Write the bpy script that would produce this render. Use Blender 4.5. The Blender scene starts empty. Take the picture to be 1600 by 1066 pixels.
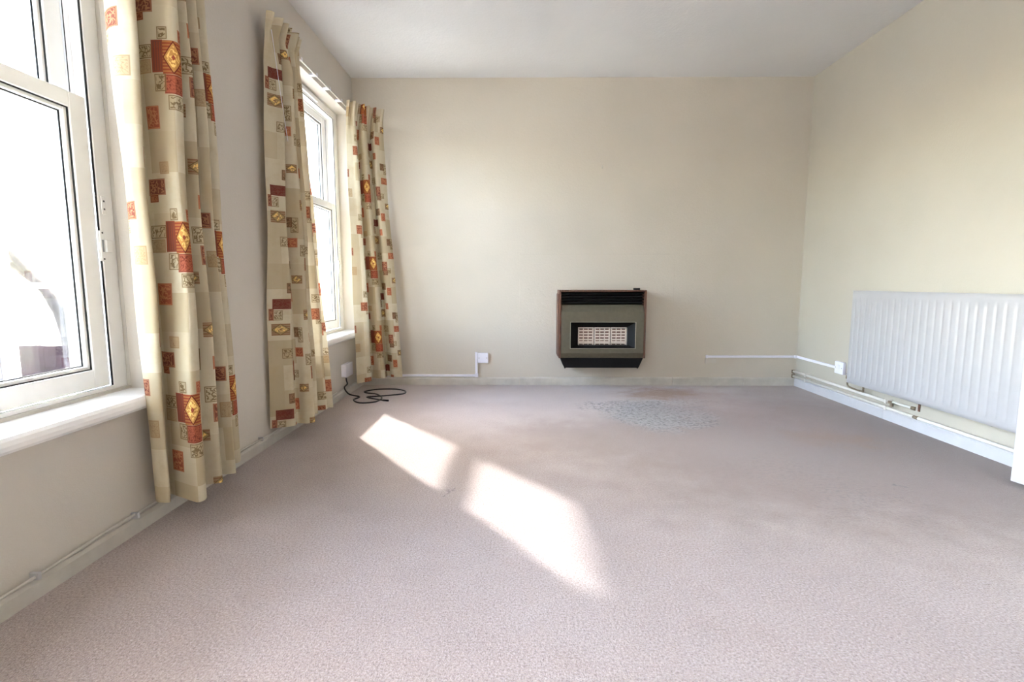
import bpy, bmesh, math, random
from mathutils import Vector, Matrix

sc = bpy.context.scene
col = sc.collection
rnd = random.Random(7)

# ------------------------------------------------------------------ room data (metres)
XL, XR, D, YB, H = -1.288, 2.26, 4.135, -2.0, 2.4
WT = 0.24                      # outer wall thickness

# ------------------------------------------------------------------ camera
cam_d = bpy.data.cameras.new('camera')
cam = bpy.data.objects.new('camera', cam_d)
col.objects.link(cam)
cam.location = (0, 0, 0.833)
cam.rotation_euler = (math.pi / 2 - 0.1122, 0, 0.0084)
cam_d.sensor_width = 36
cam_d.lens = 36 * 800 / 1600
cam_d.shift_x = -3.07 / 1600
cam_d.shift_y = -0.9 / 1600
cam_d.clip_start = 0.02
sc.camera = cam

# ------------------------------------------------------------------ world, sun, exposure
w = bpy.data.worlds.new('sky')
sc.world = w
w.use_nodes = True
bg = w.node_tree.nodes['Background']
sky = w.node_tree.nodes.new('ShaderNodeTexSky')
sky.sky_type = 'NISHITA'
sky.sun_disc = False
sky.sun_elevation = math.radians(37.2)
sky.sun_rotation = math.radians(-39.6)
sky.air_density = 1.0
sky.dust_density = 2.2
sky.ozone_density = 1.0
haze = w.node_tree.nodes.new('ShaderNodeHueSaturation')      # thin white cloud: paler than a clear sky
haze.inputs['Saturation'].default_value = 0.75
w.node_tree.links.new(sky.outputs[0], haze.inputs['Color'])
w.node_tree.links.new(haze.outputs[0], bg.inputs[0])
bg.inputs[1].default_value = 0.82
sun_d = bpy.data.lights.new('sun', 'SUN')
sun_d.energy = 6.5
sun_d.angle = math.radians(1.8)
sun_d.color = (1.0, 0.98, 0.95)
sun = bpy.data.objects.new('sun', sun_d)
col.objects.link(sun)
sun.rotation_euler = Vector((1, -1.207, -1.175)).to_track_quat('-Z', 'Y').to_euler()
sun.location = (-6, 9, 8)
vs = sc.view_settings
vs.view_transform = 'Standard'
vs.look = 'None'
vs.gamma = 1
vs.use_curve_mapping = False
vs.exposure = 3.3
sc.cycles.max_bounces = 16
sc.cycles.diffuse_bounces = 12
sc.cycles.transparent_max_bounces = 24
sc.cycles.sample_clamp_indirect = 8


# ------------------------------------------------------------------ material helpers
class NT:
    def __init__(self, name):
        self.m = bpy.data.materials.new(name)
        self.m.use_nodes = True
        self.t = self.m.node_tree
        self.t.nodes.clear()
        self.out = self.t.nodes.new('ShaderNodeOutputMaterial')

    def n(self, kind, **kw):
        nd = self.t.nodes.new('ShaderNode' + kind)
        for k, v in kw.items():
            setattr(nd, k, v)
        return nd

    def set(self, sock, v):
        if isinstance(v, bpy.types.NodeSocket):
            self.t.links.new(v, sock)
        elif v is not None:
            sock.default_value = v

    def math(self, op, a, b=None, c=None, clamp=False):
        nd = self.n('Math', operation=op, use_clamp=clamp)
        for i, v in enumerate((a, b, c)):
            self.set(nd.inputs[i], v)
        return nd.outputs[0]

    def vec(self, op, a, b=None, c=None):
        nd = self.n('VectorMath', operation=op)
        for i, v in enumerate((a, b, c)):
            if v is not None:
                self.set(nd.inputs[i], v)
        return nd.outputs[0]

    def sep(self, v):
        nd = self.n('SeparateXYZ')
        self.set(nd.inputs[0], v)
        return nd.outputs

    def mix(self, f, a, b):
        nd = self.n('MixRGB')
        self.set(nd.inputs[0], f)
        self.set(nd.inputs[1], a)
        self.set(nd.inputs[2], b)
        return nd.outputs[0]

    def noise(self, vec, scale, detail=3, rough=0.55, out=0):
        nd = self.n('TexNoise')
        self.set(nd.inputs['Vector'], vec)
        nd.inputs['Scale'].default_value = scale
        nd.inputs['Detail'].default_value = detail
        nd.inputs['Roughness'].default_value = rough
        return nd.outputs[out]

    def ramp(self, f, lo, hi):
        nd = self.n('MapRange')
        nd.interpolation_type = 'SMOOTHSTEP'
        self.set(nd.inputs[0], f)
        nd.inputs[1].default_value = lo
        nd.inputs[2].default_value = hi
        return nd.outputs[0]

    def bump(self, h, strength, dist, normal=None):
        nd = self.n('Bump')
        nd.inputs['Strength'].default_value = strength
        nd.inputs['Distance'].default_value = dist
        self.set(nd.inputs['Height'], h)
        if normal:
            self.set(nd.inputs['Normal'], normal)
        return nd.outputs[0]

    def pos(self):
        return self.n('NewGeometry').outputs['Position']

    def obj(self):
        return self.n('TexCoord').outputs['Object']

    def principled(self, c, rough=0.5, metal=0.0, normal=None, spec=0.5, **kw):
        p = self.n('BsdfPrincipled')
        self.set(p.inputs['Base Color'], c)
        self.set(p.inputs['Roughness'], rough)
        p.inputs['Metallic'].default_value = metal
        p.inputs['Specular IOR Level'].default_value = spec
        for k, v in kw.items():
            self.set(p.inputs[k], v)
        if normal:
            self.set(p.inputs['Normal'], normal)
        self.t.links.new(p.outputs[0], self.out.inputs[0])
        return p


def rgb(r, g, b):
    f = lambda c: (c / 255 / 12.92) if c / 255 <= 0.04045 else ((c / 255 + 0.055) / 1.055) ** 2.4
    return (f(r), f(g), f(b), 1)


def plain(name, c, rough=0.45, metal=0.0, var=0.06, scale=14, bump=0.0, bscale=200, spec=0.5):
    """a paint-like material: base colour with faint noise wear"""
    k = NT(name)
    p = k.obj()
    f = k.noise(p, scale, 4)
    dark = tuple(x * (1 - var * 2) for x in c[:3]) + (1,)
    cc = k.mix(k.ramp(f, 0.3, 0.75), dark, c)
    nrm = None
    if bump:
        nrm = k.bump(k.noise(p, bscale, 3), bump, 0.002)
    k.principled(cc, rough, metal, nrm, spec)
    return k.m


def wall_material(name, c, bscale=170.0, b=0.35):
    k = NT(name)
    p = k.pos()
    big = k.noise(p, 1.1, 3)
    c2 = tuple(x * 0.94 for x in c[:3]) + (1,)
    cc = k.mix(k.ramp(big, 0.3, 0.7), c2, c)
    blot = k.ramp(k.noise(p, 3.3, 4, 0.6), 0.62, 0.8)
    cc = k.mix(k.math('MULTIPLY', blot, 0.22), cc, (c[0] * 0.86, c[1] * 0.86, c[2] * 0.84, 1))
    n1 = k.noise(p, bscale, 2, 0.6)
    n2 = k.noise(p, bscale * 0.3, 2, 0.5)
    h = k.math('ADD', n1, n2)
    k.principled(cc, 0.85, 0, k.bump(h, b, 0.003), 0.2)
    return k.m


M = {}
M['wall'] = wall_material('cream_wallpaper', rgb(201, 194, 182))
M['wall_warm'] = wall_material('cream_wall_paint', rgb(203, 197, 188), 240, 0.22)
M['wall_right'] = wall_material('pale_yellow_wall_paint', rgb(180, 174, 161), 240, 0.22)
M['ceil'] = wall_material('white_stippled_ceiling', rgb(214, 214, 215), 60, 0.5)
M['gloss'] = plain('white_gloss_paint', rgb(192, 192, 195), 0.3, var=0.05, scale=6)
M['skirt'] = plain('off_white_skirting_paint', rgb(200, 196, 188), 0.4, var=0.09, scale=9)
M['upvc'] = plain('white_window_plastic', rgb(240, 240, 240), 0.25, var=0.02)
M['trunk'] = plain('white_trunking_plastic', rgb(230, 230, 242), 0.35, var=0.03)
M['rad'] = plain('white_radiator_enamel', rgb(162, 161, 163), 0.33, var=0.02)
M['pipe'] = plain('cream_painted_pipe', rgb(224, 220, 212), 0.4, var=0.04, scale=20)
M['rust'] = plain('rusty_brown_metal', rgb(110, 66, 48), 0.7, var=0.3, scale=60)
M['dullmetal'] = plain('dull_brass_metal', rgb(150, 134, 112), 0.5, 0.2, var=0.25, scale=50)
M['gasket'] = plain('black_rubber_seal', rgb(34, 36, 36), 0.7, var=0.1)
M['black'] = plain('black_enamel', rgb(13, 12, 13), 0.6, var=0.15, spec=0.2)
M['cable'] = plain('black_cable_sheath', rgb(26, 22, 22), 0.45, var=0.1)
M['screw'] = plain('grey_steel_screw', rgb(96, 96, 98), 0.4, 0.8, var=0.2)
M['slotgrey'] = plain('grey_plastic_slot', rgb(150, 152, 158), 0.5)
M['olive'] = plain('olive_grey_metallic_paint', rgb(98, 93, 78), 0.45, 0.35, var=0.06, scale=40)
M['rim'] = plain('lit_edge_metal_rim', rgb(168, 164, 150), 0.3, 0.7, var=0.08)
M['chrome'] = plain('chromed_wire', rgb(205, 200, 195), 0.3, 0.75, var=0.08)
M['clay'] = plain('buff_radiant_clay', rgb(238, 224, 212), 0.85, var=0.08, scale=60)
M['claydark'] = plain('brown_slot_clay', rgb(136, 104, 94), 0.9, var=0.2, scale=60)
M['fencewood'] = plain('stained_fence_wood', rgb(66, 40, 48), 0.8, var=0.25, scale=5)
M['bark'] = plain('grey_bark', rgb(104, 95, 90), 0.9, var=0.3, scale=9)
M['paving'] = plain('pale_concrete_paving', rgb(160, 158, 150), 0.9, var=0.12, scale=3)
M['render'] = plain('pale_exterior_render', rgb(206, 198, 184), 0.9, var=0.06)


def wood_mat():
    k = NT('dark_teak_veneer')
    p = k.obj()
    mp = k.n('Mapping')
    k.set(mp.inputs[0], p)
    mp.inputs['Scale'].default_value = (30, 30, 3)
    f = k.noise(mp.outputs[0], 4, 5, 0.6)
    c = k.mix(k.ramp(f, 0.3, 0.7), rgb(58, 32, 22), rgb(112, 70, 50))
    k.principled(c, 0.42, 0, None, 0.5)
    return k.m


M['wood'] = wood_mat()


def glass_mat():
    k = NT('window_glass')
    tr = k.n('BsdfTransparent')
    tr.inputs[0].default_value = (0.97, 0.985, 0.98, 1)
    gl = k.n('BsdfGlossy')
    gl.inputs['Roughness'].default_value = 0.02
    fr = k.n('Fresnel')
    fr.inputs[0].default_value = 1.45
    mx = k.n('MixShader')
    k.set(mx.inputs[0], k.math('MULTIPLY', fr.outputs[0], 0.8))
    k.set(mx.inputs[1], tr.outputs[0])
    k.set(mx.inputs[2], gl.outputs[0])
    k.set(k.out.inputs[0], mx.outputs[0])
    return k.m


M['glass'] = glass_mat()


def bar_mat():
    k = NT('thin_white_bar_plastic')
    f = k.noise(k.obj(), 14, 3)
    c = k.mix(k.ramp(f, 0.3, 0.7), rgb(236, 238, 240), rgb(244, 245, 246))
    df, tl, mx = k.n('BsdfDiffuse'), k.n('BsdfTranslucent'), k.n('MixShader')
    k.set(df.inputs[0], c)
    k.set(tl.inputs[0], c)
    mx.inputs[0].default_value = 0.3
    k.set(mx.inputs[1], df.outputs[0])
    k.set(mx.inputs[2], tl.outputs[0])
    k.set(k.out.inputs[0], mx.outputs[0])
    return k.m


M['bar'] = bar_mat()


def carpet_mat():
    k = NT('pink_beige_carpet')
    p = k.pos()
    # slow tone changes from wear, fine speckle of the twisted pile
    big = k.noise(p, 1.3, 4, 0.6)
    c = k.mix(k.ramp(big, 0.3, 0.7), rgb(160, 143, 138), rgb(171, 157, 153))
    patch = k.ramp(k.noise(p, 2.7, 5, 0.65), 0.5, 0.72)
    c = k.mix(k.math('MULTIPLY', patch, 0.35), c, rgb(148, 125, 117))
    fine = k.noise(p, 165, 3, 0.75)
    c = k.mix(k.math('MULTIPLY', k.ramp(fine, 0.50, 0.68), 0.6), c, rgb(92, 74, 67))
    c = k.mix(k.math('MULTIPLY', k.ramp(fine, 0.5, 0.33), 0.55), c, rgb(204, 192, 189))

    # stains, and broad patches darkened like shade: distorted ellipses, each with its own speckle
    warp = k.vec('SCALE', k.vec('SUBTRACT', k.noise(p, 5.5, 5, 0.7, 1), (0.5, 0.5, 0.5)))
    warp.node.inputs['Scale'].default_value = 0.55
    wp = k.vec('ADD', p, warp)

    def stain_or_shade(c, cx, cy, rx, ry, colour, amt, speck=0.0, sscale=60, edge=0.55):
        q = k.vec('MULTIPLY', k.vec('SUBTRACT', wp, (cx, cy, 0)), (1 / rx, 1 / ry, 0))
        ln = k.n('VectorMath', operation='LENGTH')
        k.set(ln.inputs[0], q)
        m = k.ramp(ln.outputs['Value'], 1.1, edge)
        if speck:
            s = k.ramp(k.noise(p, sscale, 4, 0.75), 0.56 - speck * 0.2, 0.60)
            m = k.math('MULTIPLY', m, s)
        return k.mix(k.math('MULTIPLY', m, amt), c, colour)

    c = stain_or_shade(c, 1.45, 2.45, 1.45, 1.20, rgb(104, 80, 71), 0.9, 0, 60, 0.4)  # broad soiling that also paints in dimmer light on the mid-right carpet
    c = stain_or_shade(c, 0.35, 2.75, 0.80, 0.55, rgb(110, 86, 77), 0.6, 0, 60, 0.05)  # mid carpet: wear tone darkened further to paint in shade
    c = stain_or_shade(c, 2.0, 2.9, 0.8, 1.6, rgb(98, 75, 66), 0.75, 0, 60, 0.2)  # along the right wall: soiling deepened to stand for weaker light
    c = stain_or_shade(c, 0.90, 3.24, 0.40, 0.44, rgb(128, 127, 128), 0.92, 0, 60, 0.35)
    c = stain_or_shade(c, 0.93, 3.15, 0.42, 0.38, rgb(34, 34, 35), 0.85, 0.42, 42)
    c = stain_or_shade(c, 0.72, 3.42, 0.34, 0.20, rgb(38, 36, 36), 0.85, 0.4, 42)
    c = stain_or_shade(c, 1.06, 3.06, 0.17, 0.13, rgb(36, 36, 36), 0.85, 0.6, 42)
    c = stain_or_shade(c, 1.12, 3.80, 0.46, 0.26, rgb(118, 76, 32), 1.0, 0, 22, 0.2)
    c = stain_or_shade(c, 1.12, 3.55, 0.40, 0.12, rgb(62, 46, 34), 0.75, 0.2, 42)
    c = stain_or_shade(c, 1.70, 2.70, 0.34, 0.22, rgb(108, 70, 32), 0.75, 0, 14, 0.1)
    c = stain_or_shade(c, 1.32, 1.92, 0.34, 0.30, rgb(62, 52, 49), 0.5, 0.3, 62, 0.1)
    c = stain_or_shade(c, 1.20, 2.25, 0.50, 0.28, rgb(66, 53, 48), 0.45, 0.3, 58, 0.1)
    c = stain_or_shade(c, 1.45, 3.3, 0.9, 0.8, rgb(126, 88, 78), 0.5, 0, 14, 0.0)
    c = stain_or_shade(c, 1.568, 2.075, 0.018, 0.018, rgb(70, 56, 50), 0.9)
    c = stain_or_shade(c, -0.285, 2.005, 0.02, 0.015, rgb(110, 96, 100), 0.7)
    h = k.noise(p, 230, 2, 0.7)
    nrm = k.bump(h, 0.7, 0.006)
    k.principled(c, 1.0, 0, nrm, 0.05, **{'Sheen Weight': 0.35, 'Sheen Roughness': 0.6})
    return k.m


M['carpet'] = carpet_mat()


# ------------------------------------------------------------------ printed curtain cloth
TW, TH = 0.92, 0.57


def curtain_mat():
    k = NT('printed_curtain_cloth')
    uv = k.n('UVMap').outputs[0]
    cream, tan = rgb(200, 191, 168), rgb(170, 154, 124)
    # large faint blocks of slightly different cream
    sn = k.vec('SNAP', k.vec('ADD', uv, k.vec('SCALE', k.noise(uv, 3, 0, 0.5, 1))), (0.11, 0.135, 1))
    wn = k.n('TexWhiteNoise')
    wn.noise_dimensions = '2D'
    k.set(wn.inputs[0], k.vec('SNAP', uv, (0.12, 0.13, 1)))
    c = k.mix(k.math('MULTIPLY', k.ramp(wn.outputs[0], 0.35, 0.95), 0.7), cream, tan)
    blot = k.ramp(k.noise(uv, 9, 5, 0.65), 0.45, 0.72)
    c = k.mix(k.math('MULTIPLY', blot, 0.45), c, rgb(178, 160, 126))
    # scribble lines shared by all the printed blocks
    nz = k.noise(uv, 62, 1.5, 0.5)
    scr = k.ramp(k.math('ABSOLUTE', k.math('SUBTRACT', nz, 0.5)), 0.07, 0.04)
    nz2 = k.noise(uv, 95, 1, 0.5)
    scr2 = k.ramp(k.math('ABSOLUTE', k.math('SUBTRACT', nz2, 0.5)), 0.05, 0.02)
    su = k.sep(uv)
    hatch = k.math('GREATER_THAN', k.math('SINE', k.math('MULTIPLY', su[1], 620)), 0.1)
    vhatch = k.math('GREATER_THAN', k.math('SINE', k.math('MULTIPLY', su[0], 700)), 0.2)
    line = rgb(112, 92, 62)
    red, maroon, brown = rgb(150, 76, 56), rgb(112, 54, 45), rgb(140, 106, 80)
    orange, olive = rgb(196, 144, 82), rgb(164, 138, 98)

    def block(c, cu, cv, hu, hv, kind):
        q = k.vec('WRAP', k.vec('SUBTRACT', uv, (cu, cv, 0)), (TW / 2, TH / 2, 1), (-TW / 2, -TH / 2, -1))
        s = k.sep(k.vec('SUBTRACT', k.vec('ABSOLUTE', q), (hu, hv, 0)))
        d = k.math('MAXIMUM', s[0], s[1])
        inside = k.math('LESS_THAN', d, 0.0)
        inner = k.math('LESS_THAN', d, -0.006)
        ring = k.math('MULTIPLY', k.math('LESS_THAN', d, -0.0012), k.math('GREATER_THAN', d, -0.0038))
        if kind == 'glyph':
            m = k.math('MAXIMUM', ring, k.math('MULTIPLY', inner, scr))
            return k.mix(k.math('MULTIPLY', m, 0.85), k.mix(k.math('MULTIPLY', inside, 0.3), c, olive), line)
        if kind == 'tan':
            c = k.mix(k.math('MULTIPLY', inside, 0.6), c, olive)
            return k.mix(k.math('MULTIPLY', k.math('MAXIMUM', ring, k.math('MULTIPLY', inner, scr2)), 0.5), c, brown)
        if kind in ('diamond', 'lozenge'):
            qa = k.sep(k.vec('MULTIPLY', k.vec('ABSOLUTE', q), (1 / hu, 1 / hv, 0)))
            dd = k.math('ADD', qa[0], qa[1])
            base = red if kind == 'diamond' else brown
            c = k.mix(inside, c, base)
            c = k.mix(k.math('MULTIPLY', k.math('MULTIPLY', inside, hatch), 0.5), c, orange if kind == 'diamond' else tan)
            rim = k.math('MULTIPLY', k.math('LESS_THAN', dd, 1.0), inside)
            c = k.mix(rim, c, maroon if kind == 'diamond' else line)
            c = k.mix(k.math('LESS_THAN', dd, 0.88), c, orange if kind == 'diamond' else olive)
            c = k.mix(k.math('MULTIPLY', k.math('LESS_THAN', dd, 0.7), scr), c, rgb(244, 208, 128))
            return k.mix(k.math('LESS_THAN', dd, 0.18), c, base)
        base, ln = {'red': (red, rgb(190, 132, 96)), 'maroon': (maroon, rgb(178, 128, 96)), 'brown': (brown, rgb(90, 70, 50)),
                    'stripe': (maroon, red), 'wave': (rgb(166, 84, 62), maroon), 'plain': (maroon, maroon),
                    'orange': (rgb(160, 100, 70), rgb(110, 58, 44))}[kind]
        c = k.mix(k.math('MULTIPLY', inside, 0.93), c, base)
        pat = {'stripe': vhatch, 'wave': scr2}.get(kind, scr)
        m = k.math('MAXIMUM', ring, k.math('MULTIPLY', inner, pat))
        return k.mix(k.math('MULTIPLY', m, 0.8), c, ln)

    B = [(0, 0, .034, .052, 'diamond'), (-.054, .004, .020, .050, 'stripe'), (.003, -.083, .033, .030, 'wave'),
         (.010, -.140, .030, .024, 'glyph'), (-.046, -.078, .022, .028, 'glyph'), (.030, .073, .014, .020, 'red'),
         (-.104, .020, .032, .022, 'glyph'), (-.108, -.026, .030, .022, 'tan'), (-.09, -.185, .030, .036, 'red'),
         (-.035, .075, .018, .020, 'glyph'), (-.10, .165, .036, .026, 'maroon'), (-.115, .128, .018, .012, 'orange'),
         (-.060, .225, .022, .020, 'tan'), (.112, .185, .042, .030, 'lozenge'), (.100, .258, .022, .026, 'glyph'),
         (.070, .262, .012, .030, 'maroon'), (.118, .315, .042, .026, 'plain'), (.150, .060, .034, .026, 'glyph'),
         (.190, .240, .016, .024, 'red'), (.200, -.02, .024, .036, 'maroon'), (.235, -.055, .016, .020, 'glyph'),
         (.205, -.072, .020, .016, 'brown'), (.262, .060, .026, .024, 'red'), (.276, .150, .018, .040, 'glyph'),
         (.250, .165, .016, .026, 'brown'), (.170, -.175, .030, .026, 'brown'), (.225, -.215, .018, .030, 'red'),
         (.280, -.13, .028, .022, 'lozenge'), (-.20, -.235, .034, .024, 'glyph'), (-.175, -.125, .016, .018, 'maroon'),
         (-.225, .245, .028, .032, 'orange'), (-.20, .200, .018, .014, 'glyph'),
         (.335, .02, .036, .030, 'glyph'), (.345, -.05, .022, .034, 'maroon'), (.39, .005, .016, .024, 'brown'),
         (.36, .135, .030, .024, 'red'), (.405, .19, .024, .034, 'glyph'), (.43, .13, .016, .018, 'maroon'),
         (.34, .255, .034, .026, 'lozenge'), (.44, -.09, .034, .026, 'brown'), (.375, -.16, .024, .022, 'red'),
         (.45, -.20, .030, .032, 'glyph'), (.455, -.02, .018, .026, 'orange'), (-.33, .08, .032, .028, 'maroon'),
         (-.36, .03, .022, .020, 'glyph'), (-.30, -.06, .026, .030, 'tan'), (-.40, -.13, .018, .026, 'red')]
    for b in B:
        c = block(c, *b)
    weave = k.noise(uv, 900, 2, 0.6)
    nrm = k.bump(weave, 0.15, 0.001)
    df = k.n('BsdfDiffuse')
    k.set(df.inputs[0], c)
    k.set(df.inputs['Normal'], nrm)
    tl = k.n('BsdfTranslucent')
    k.set(tl.inputs[0], c)
    mx = k.n('MixShader')
    mx.inputs[0].default_value = 0.10
    k.set(mx.inputs[1], df.outputs[0])
    k.set(mx.inputs[2], tl.outputs[0])
    k.set(k.out.inputs[0], mx.outputs[0])
    return k.m


M['curtain'] = curtain_mat()


# ------------------------------------------------------------------ mesh helpers
class MB:
    def __init__(self):
        self.v, self.f, self.sm = [], [], []

    def add(self, vs_, fs, smooth=False):
        o = len(self.v)
        self.v += [tuple(p) for p in vs_]
        self.f += [tuple(i + o for i in f) for f in fs]
        self.sm += [smooth] * len(fs)
        return self

    def box(self, x0, x1, y0, y1, z0, z1):
        x0, x1 = min(x0, x1), max(x0, x1)
        y0, y1 = min(y0, y1), max(y0, y1)
        z0, z1 = min(z0, z1), max(z0, z1)
        p = [(x, y, z) for z in (z0, z1) for y in (y0, y1) for x in (x0, x1)]
        return self.add(p, [(0, 2, 3, 1), (4, 5, 7, 6), (0, 1, 5, 4), (2, 6, 7, 3), (0, 4, 6, 2), (1, 3, 7, 5)])

    def prism(self, prof, axis, a, b):
        """extrude a closed 2-D profile along an axis (0: profile is (y,z); 1: (x,z); 2: (x,y))"""
        def P(t, q):
            return [(t, q[0], q[1]), (q[0], t, q[1]), (q[0], q[1], t)][axis]
        n = len(prof)
        vs_ = [P(a, q) for q in prof] + [P(b, q) for q in prof]
        fs = [tuple(range(n)), tuple(range(2 * n - 1, n - 1, -1))]
        fs += [(i, i + n, (i + 1) % n + n, (i + 1) % n) for i in range(n)]
        return self.add(vs_, fs)

    def tube(self, pts, r, seg=10, caps=True, radii=None):
        pts = [Vector(p) for p in pts]
        n = len(pts)
        rings, up = [], None
        for i, p in enumerate(pts):
            t = (pts[min(i + 1, n - 1)] - pts[max(i - 1, 0)]).normalized()
            if up is None:
                up = t.orthogonal().normalized()
            up = (up - t * up.dot(t)).normalized()
            b = t.cross(up)
            rr = radii[i] if radii else r
            rings.append([p + (up * math.cos(2 * math.pi * j / seg) + b * math.sin(2 * math.pi * j / seg)) * rr
                          for j in range(seg)])
        vs_ = [q for ring in rings for q in ring]
        fs = []
        for i in range(n - 1):
            for j in range(seg):
                fs.append((i * seg + j, i * seg + (j + 1) % seg, (i + 1) * seg + (j + 1) % seg, (i + 1) * seg + j))
        self.add(vs_, fs, True)
        if caps:
            o = len(self.v) - len(vs_)
            self.f += [tuple(o + j for j in range(seg - 1, -1, -1)), tuple(o + (n - 1) * seg + j for j in range(seg))]
            self.sm += [False, False]
        return self

    def build(self, name, mat, parent=None, bevel=0.0, seg=2):
        me = bpy.data.meshes.new(name)
        me.from_pydata(self.v, [], self.f)
        bm = bmesh.new()
        bm.from_mesh(me)
        bmesh.ops.recalc_face_normals(bm, faces=bm.faces)
        bm.to_mesh(me)
        bm.free()
        me.polygons.foreach_set('use_smooth', self.sm)
        me.materials.append(mat)
        o = bpy.data.objects.new(name, me)
        col.objects.link(o)
        if parent is not None:
            o.parent = parent
            o.matrix_parent_inverse = Matrix.Translation(-Vector(parent_world(parent)))
        if bevel:
            b = o.modifiers.new('bevel', 'BEVEL')
            b.width = bevel
            b.segments = seg
            b.limit_method = 'ANGLE'
            b.angle_limit = math.radians(40)
        return o


def parent_world(o):
    v = Vector(o.location)
    p = o.parent
    if p is not None:
        v = v + parent_world(p) - Vector(parent_world(p))
        # children built in world coordinates keep location (0,0,0); their frame is the world's
        if o.type == 'MESH':
            return Vector((0, 0, 0))
    return v


def root(name, loc, label=None, cat=None, group=None, kind=None):
    o = bpy.data.objects.new(name, None)
    o.empty_display_size = 0.1
    o.location = loc
    col.objects.link(o)
    return tag(o, label, cat, group, kind)


def tag(o, label=None, cat=None, group=None, kind=None):
    for k_, v in (('label', label), ('category', cat), ('group', group), ('kind', kind)):
        if v:
            o[k_] = v
    return o


def cr(pts, n):
    """Catmull-Rom through points, n samples per span"""
    P = [Vector(p) for p in pts]
    P = [2 * P[0] - P[1]] + P + [2 * P[-1] - P[-2]]
    out = []
    for i in range(1, len(P) - 2):
        a, b, c, d = P[i - 1:i + 3]
        for j in range(n):
            t = j / n
            out.append(0.5 * ((2 * b) + (c - a) * t + (2 * a - 5 * b + 4 * c - d) * t * t + (3 * b - a - 3 * c + d) * t ** 3))
    out.append(P[-2])
    return out


# ------------------------------------------------------------------ room shell
WIN = [(0.63, 1.78), (2.90, 4.05), (-0.72, 0.43), (-1.92, -0.77)]          # window openings along the left wall; last two added behind the camera for light
ZS, ZT = 0.462, 2.105                       # opening bottom / top
DOOR = (0.46, 1.26, 2.02)                   # doorway in the right wall

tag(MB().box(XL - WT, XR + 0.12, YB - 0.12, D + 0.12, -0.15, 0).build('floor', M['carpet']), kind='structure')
tag(MB().box(XL - WT, XR + 0.12, YB - 0.12, D + 0.12, H, H + 0.15).build('ceiling', M['ceil']), kind='structure')
tag(MB().box(XL - WT, XR + 0.12, D, D + 0.12, 0, H).build('wall_back', M['wall']), kind='structure')
tag(MB().box(XL - WT, XR + 0.12, YB - 0.12, YB, 0, H).build('wall_front', M['wall_warm']), kind='structure')
m = MB()
m.box(XL - WT, XL, YB, WIN[3][0], 0, H)
m.box(XL - WT, XL, WIN[3][1], WIN[2][0], 0, H)
m.box(XL - WT, XL, WIN[2][1], WIN[0][0], 0, H)
m.box(XL - WT, XL, WIN[0][1], WIN[1][0], 0, H)
m.box(XL - WT, XL, WIN[1][1], D, 0, H)
for a, b in WIN:
    m.box(XL - WT, XL, a, b, 0, ZS - 0.05)
    m.box(XL - WT, XL, a, b, ZT, H)
wall_left = tag(m.build('wall_left', M['wall_warm']), kind='structure')
m = MB()
m.box(XR, XR + 0.12, YB, DOOR[0], 0, H)
m.box(XR, XR + 0.12, DOOR[1], D, 0, H)
m.box(XR, XR + 0.12, DOOR[0], DOOR[1], DOOR[2], H)
tag(m.build('wall_right', M['wall_right']), kind='structure')
# hallway beyond the doorway
m = MB()
m.box(XR + 0.12, XR + 1.3, DOOR[0] - 0.5, DOOR[1] + 0.5, -0.1, 0)
m.box(XR + 0.12, XR + 1.3, DOOR[0] - 0.5, DOOR[1] + 0.5, H, H + 0.1)
m.box(XR + 1.3, XR + 1.4, DOOR[0] - 0.6, DOOR[1] + 0.6, 0, H)
m.box(XR + 0.12, XR + 1.3, DOOR[0] - 0.6, DOOR[0] - 0.5, 0, H)
m.box(XR + 0.12, XR + 1.3, DOOR[1] + 0.5, DOOR[1] + 0.6, 0, H)
tag(m.build('wall_hallway', M['wall_warm']), kind='structure')

# papered-over fireplace panel: its paper edges stand proud of the back wall
m = MB()
m.box(0.010, 1.245, D - 0.0016, D, 0.06, 1.06)
m.build('paper_panel', M['wall'], bpy.data.objects['wall_back'], bevel=0.0012)

# skirting boards
bb = root('baseboard_back', (0.5, D, 0), kind='structure')
joints = [XL, 0.010, 1.255, 1.83, XR]
prof = lambda y, s, h: [(y, 0), (y + s * 0.016, 0), (y + s * 0.016, h - 0.010), (y + s * 0.010, h), (y, h)]
for i in range(4):
    h = (0.062, 0.066, 0.066, 0.064)[i]
    mm = MB().prism(prof(D, -1, h), 0, joints[i] + 0.0015, joints[i + 1] - 0.0015)
    mm.build('board', M['skirt'], bb)
bl = root('baseboard_left', (XL, 1, 0), kind='structure')
for a, b in ((YB, 0.4), (0.403, 2.9), (2.903, D - 0.016)):
    MB().prism([(XL, 0), (XL + 0.016, 0), (XL + 0.016, 0.042), (XL + 0.008, 0.052), (XL, 0.052)], 1, a, b).build('board', M['skirt'], bl)
br = root('baseboard_right', (XR, 3, 0), kind='structure')
for a, b in ((YB, DOOR[0] - 0.07), (DOOR[1] + 0.07, 3.1), (3.102, D - 0.016)):
    MB().prism([(XR, 0), (XR - 0.016, 0), (XR - 0.016, 0.056), (XR - 0.008, 0.066), (XR, 0.066)], 1, a, b).build('board', M['gloss'], br)

# ------------------------------------------------------------------ windows
XF = XL - 0.10                              # inner face of the window frame


def ring(m, x0, x1, y0, y1, z0, z1, wl, wr, wb, wt):
    """rectangular frame in the yz plane: members do not overlap"""
    m.box(x0, x1, y0, y0 + wl, z0, z1)
    m.box(x0, x1, y1 - wr, y1, z0, z1)
    m.box(x0, x1, y0 + wl, y1 - wr, z0, z0 + wb)
    m.box(x0, x1, y0 + wl, y1 - wr, z1 - wt, z1)
    return m


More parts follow.
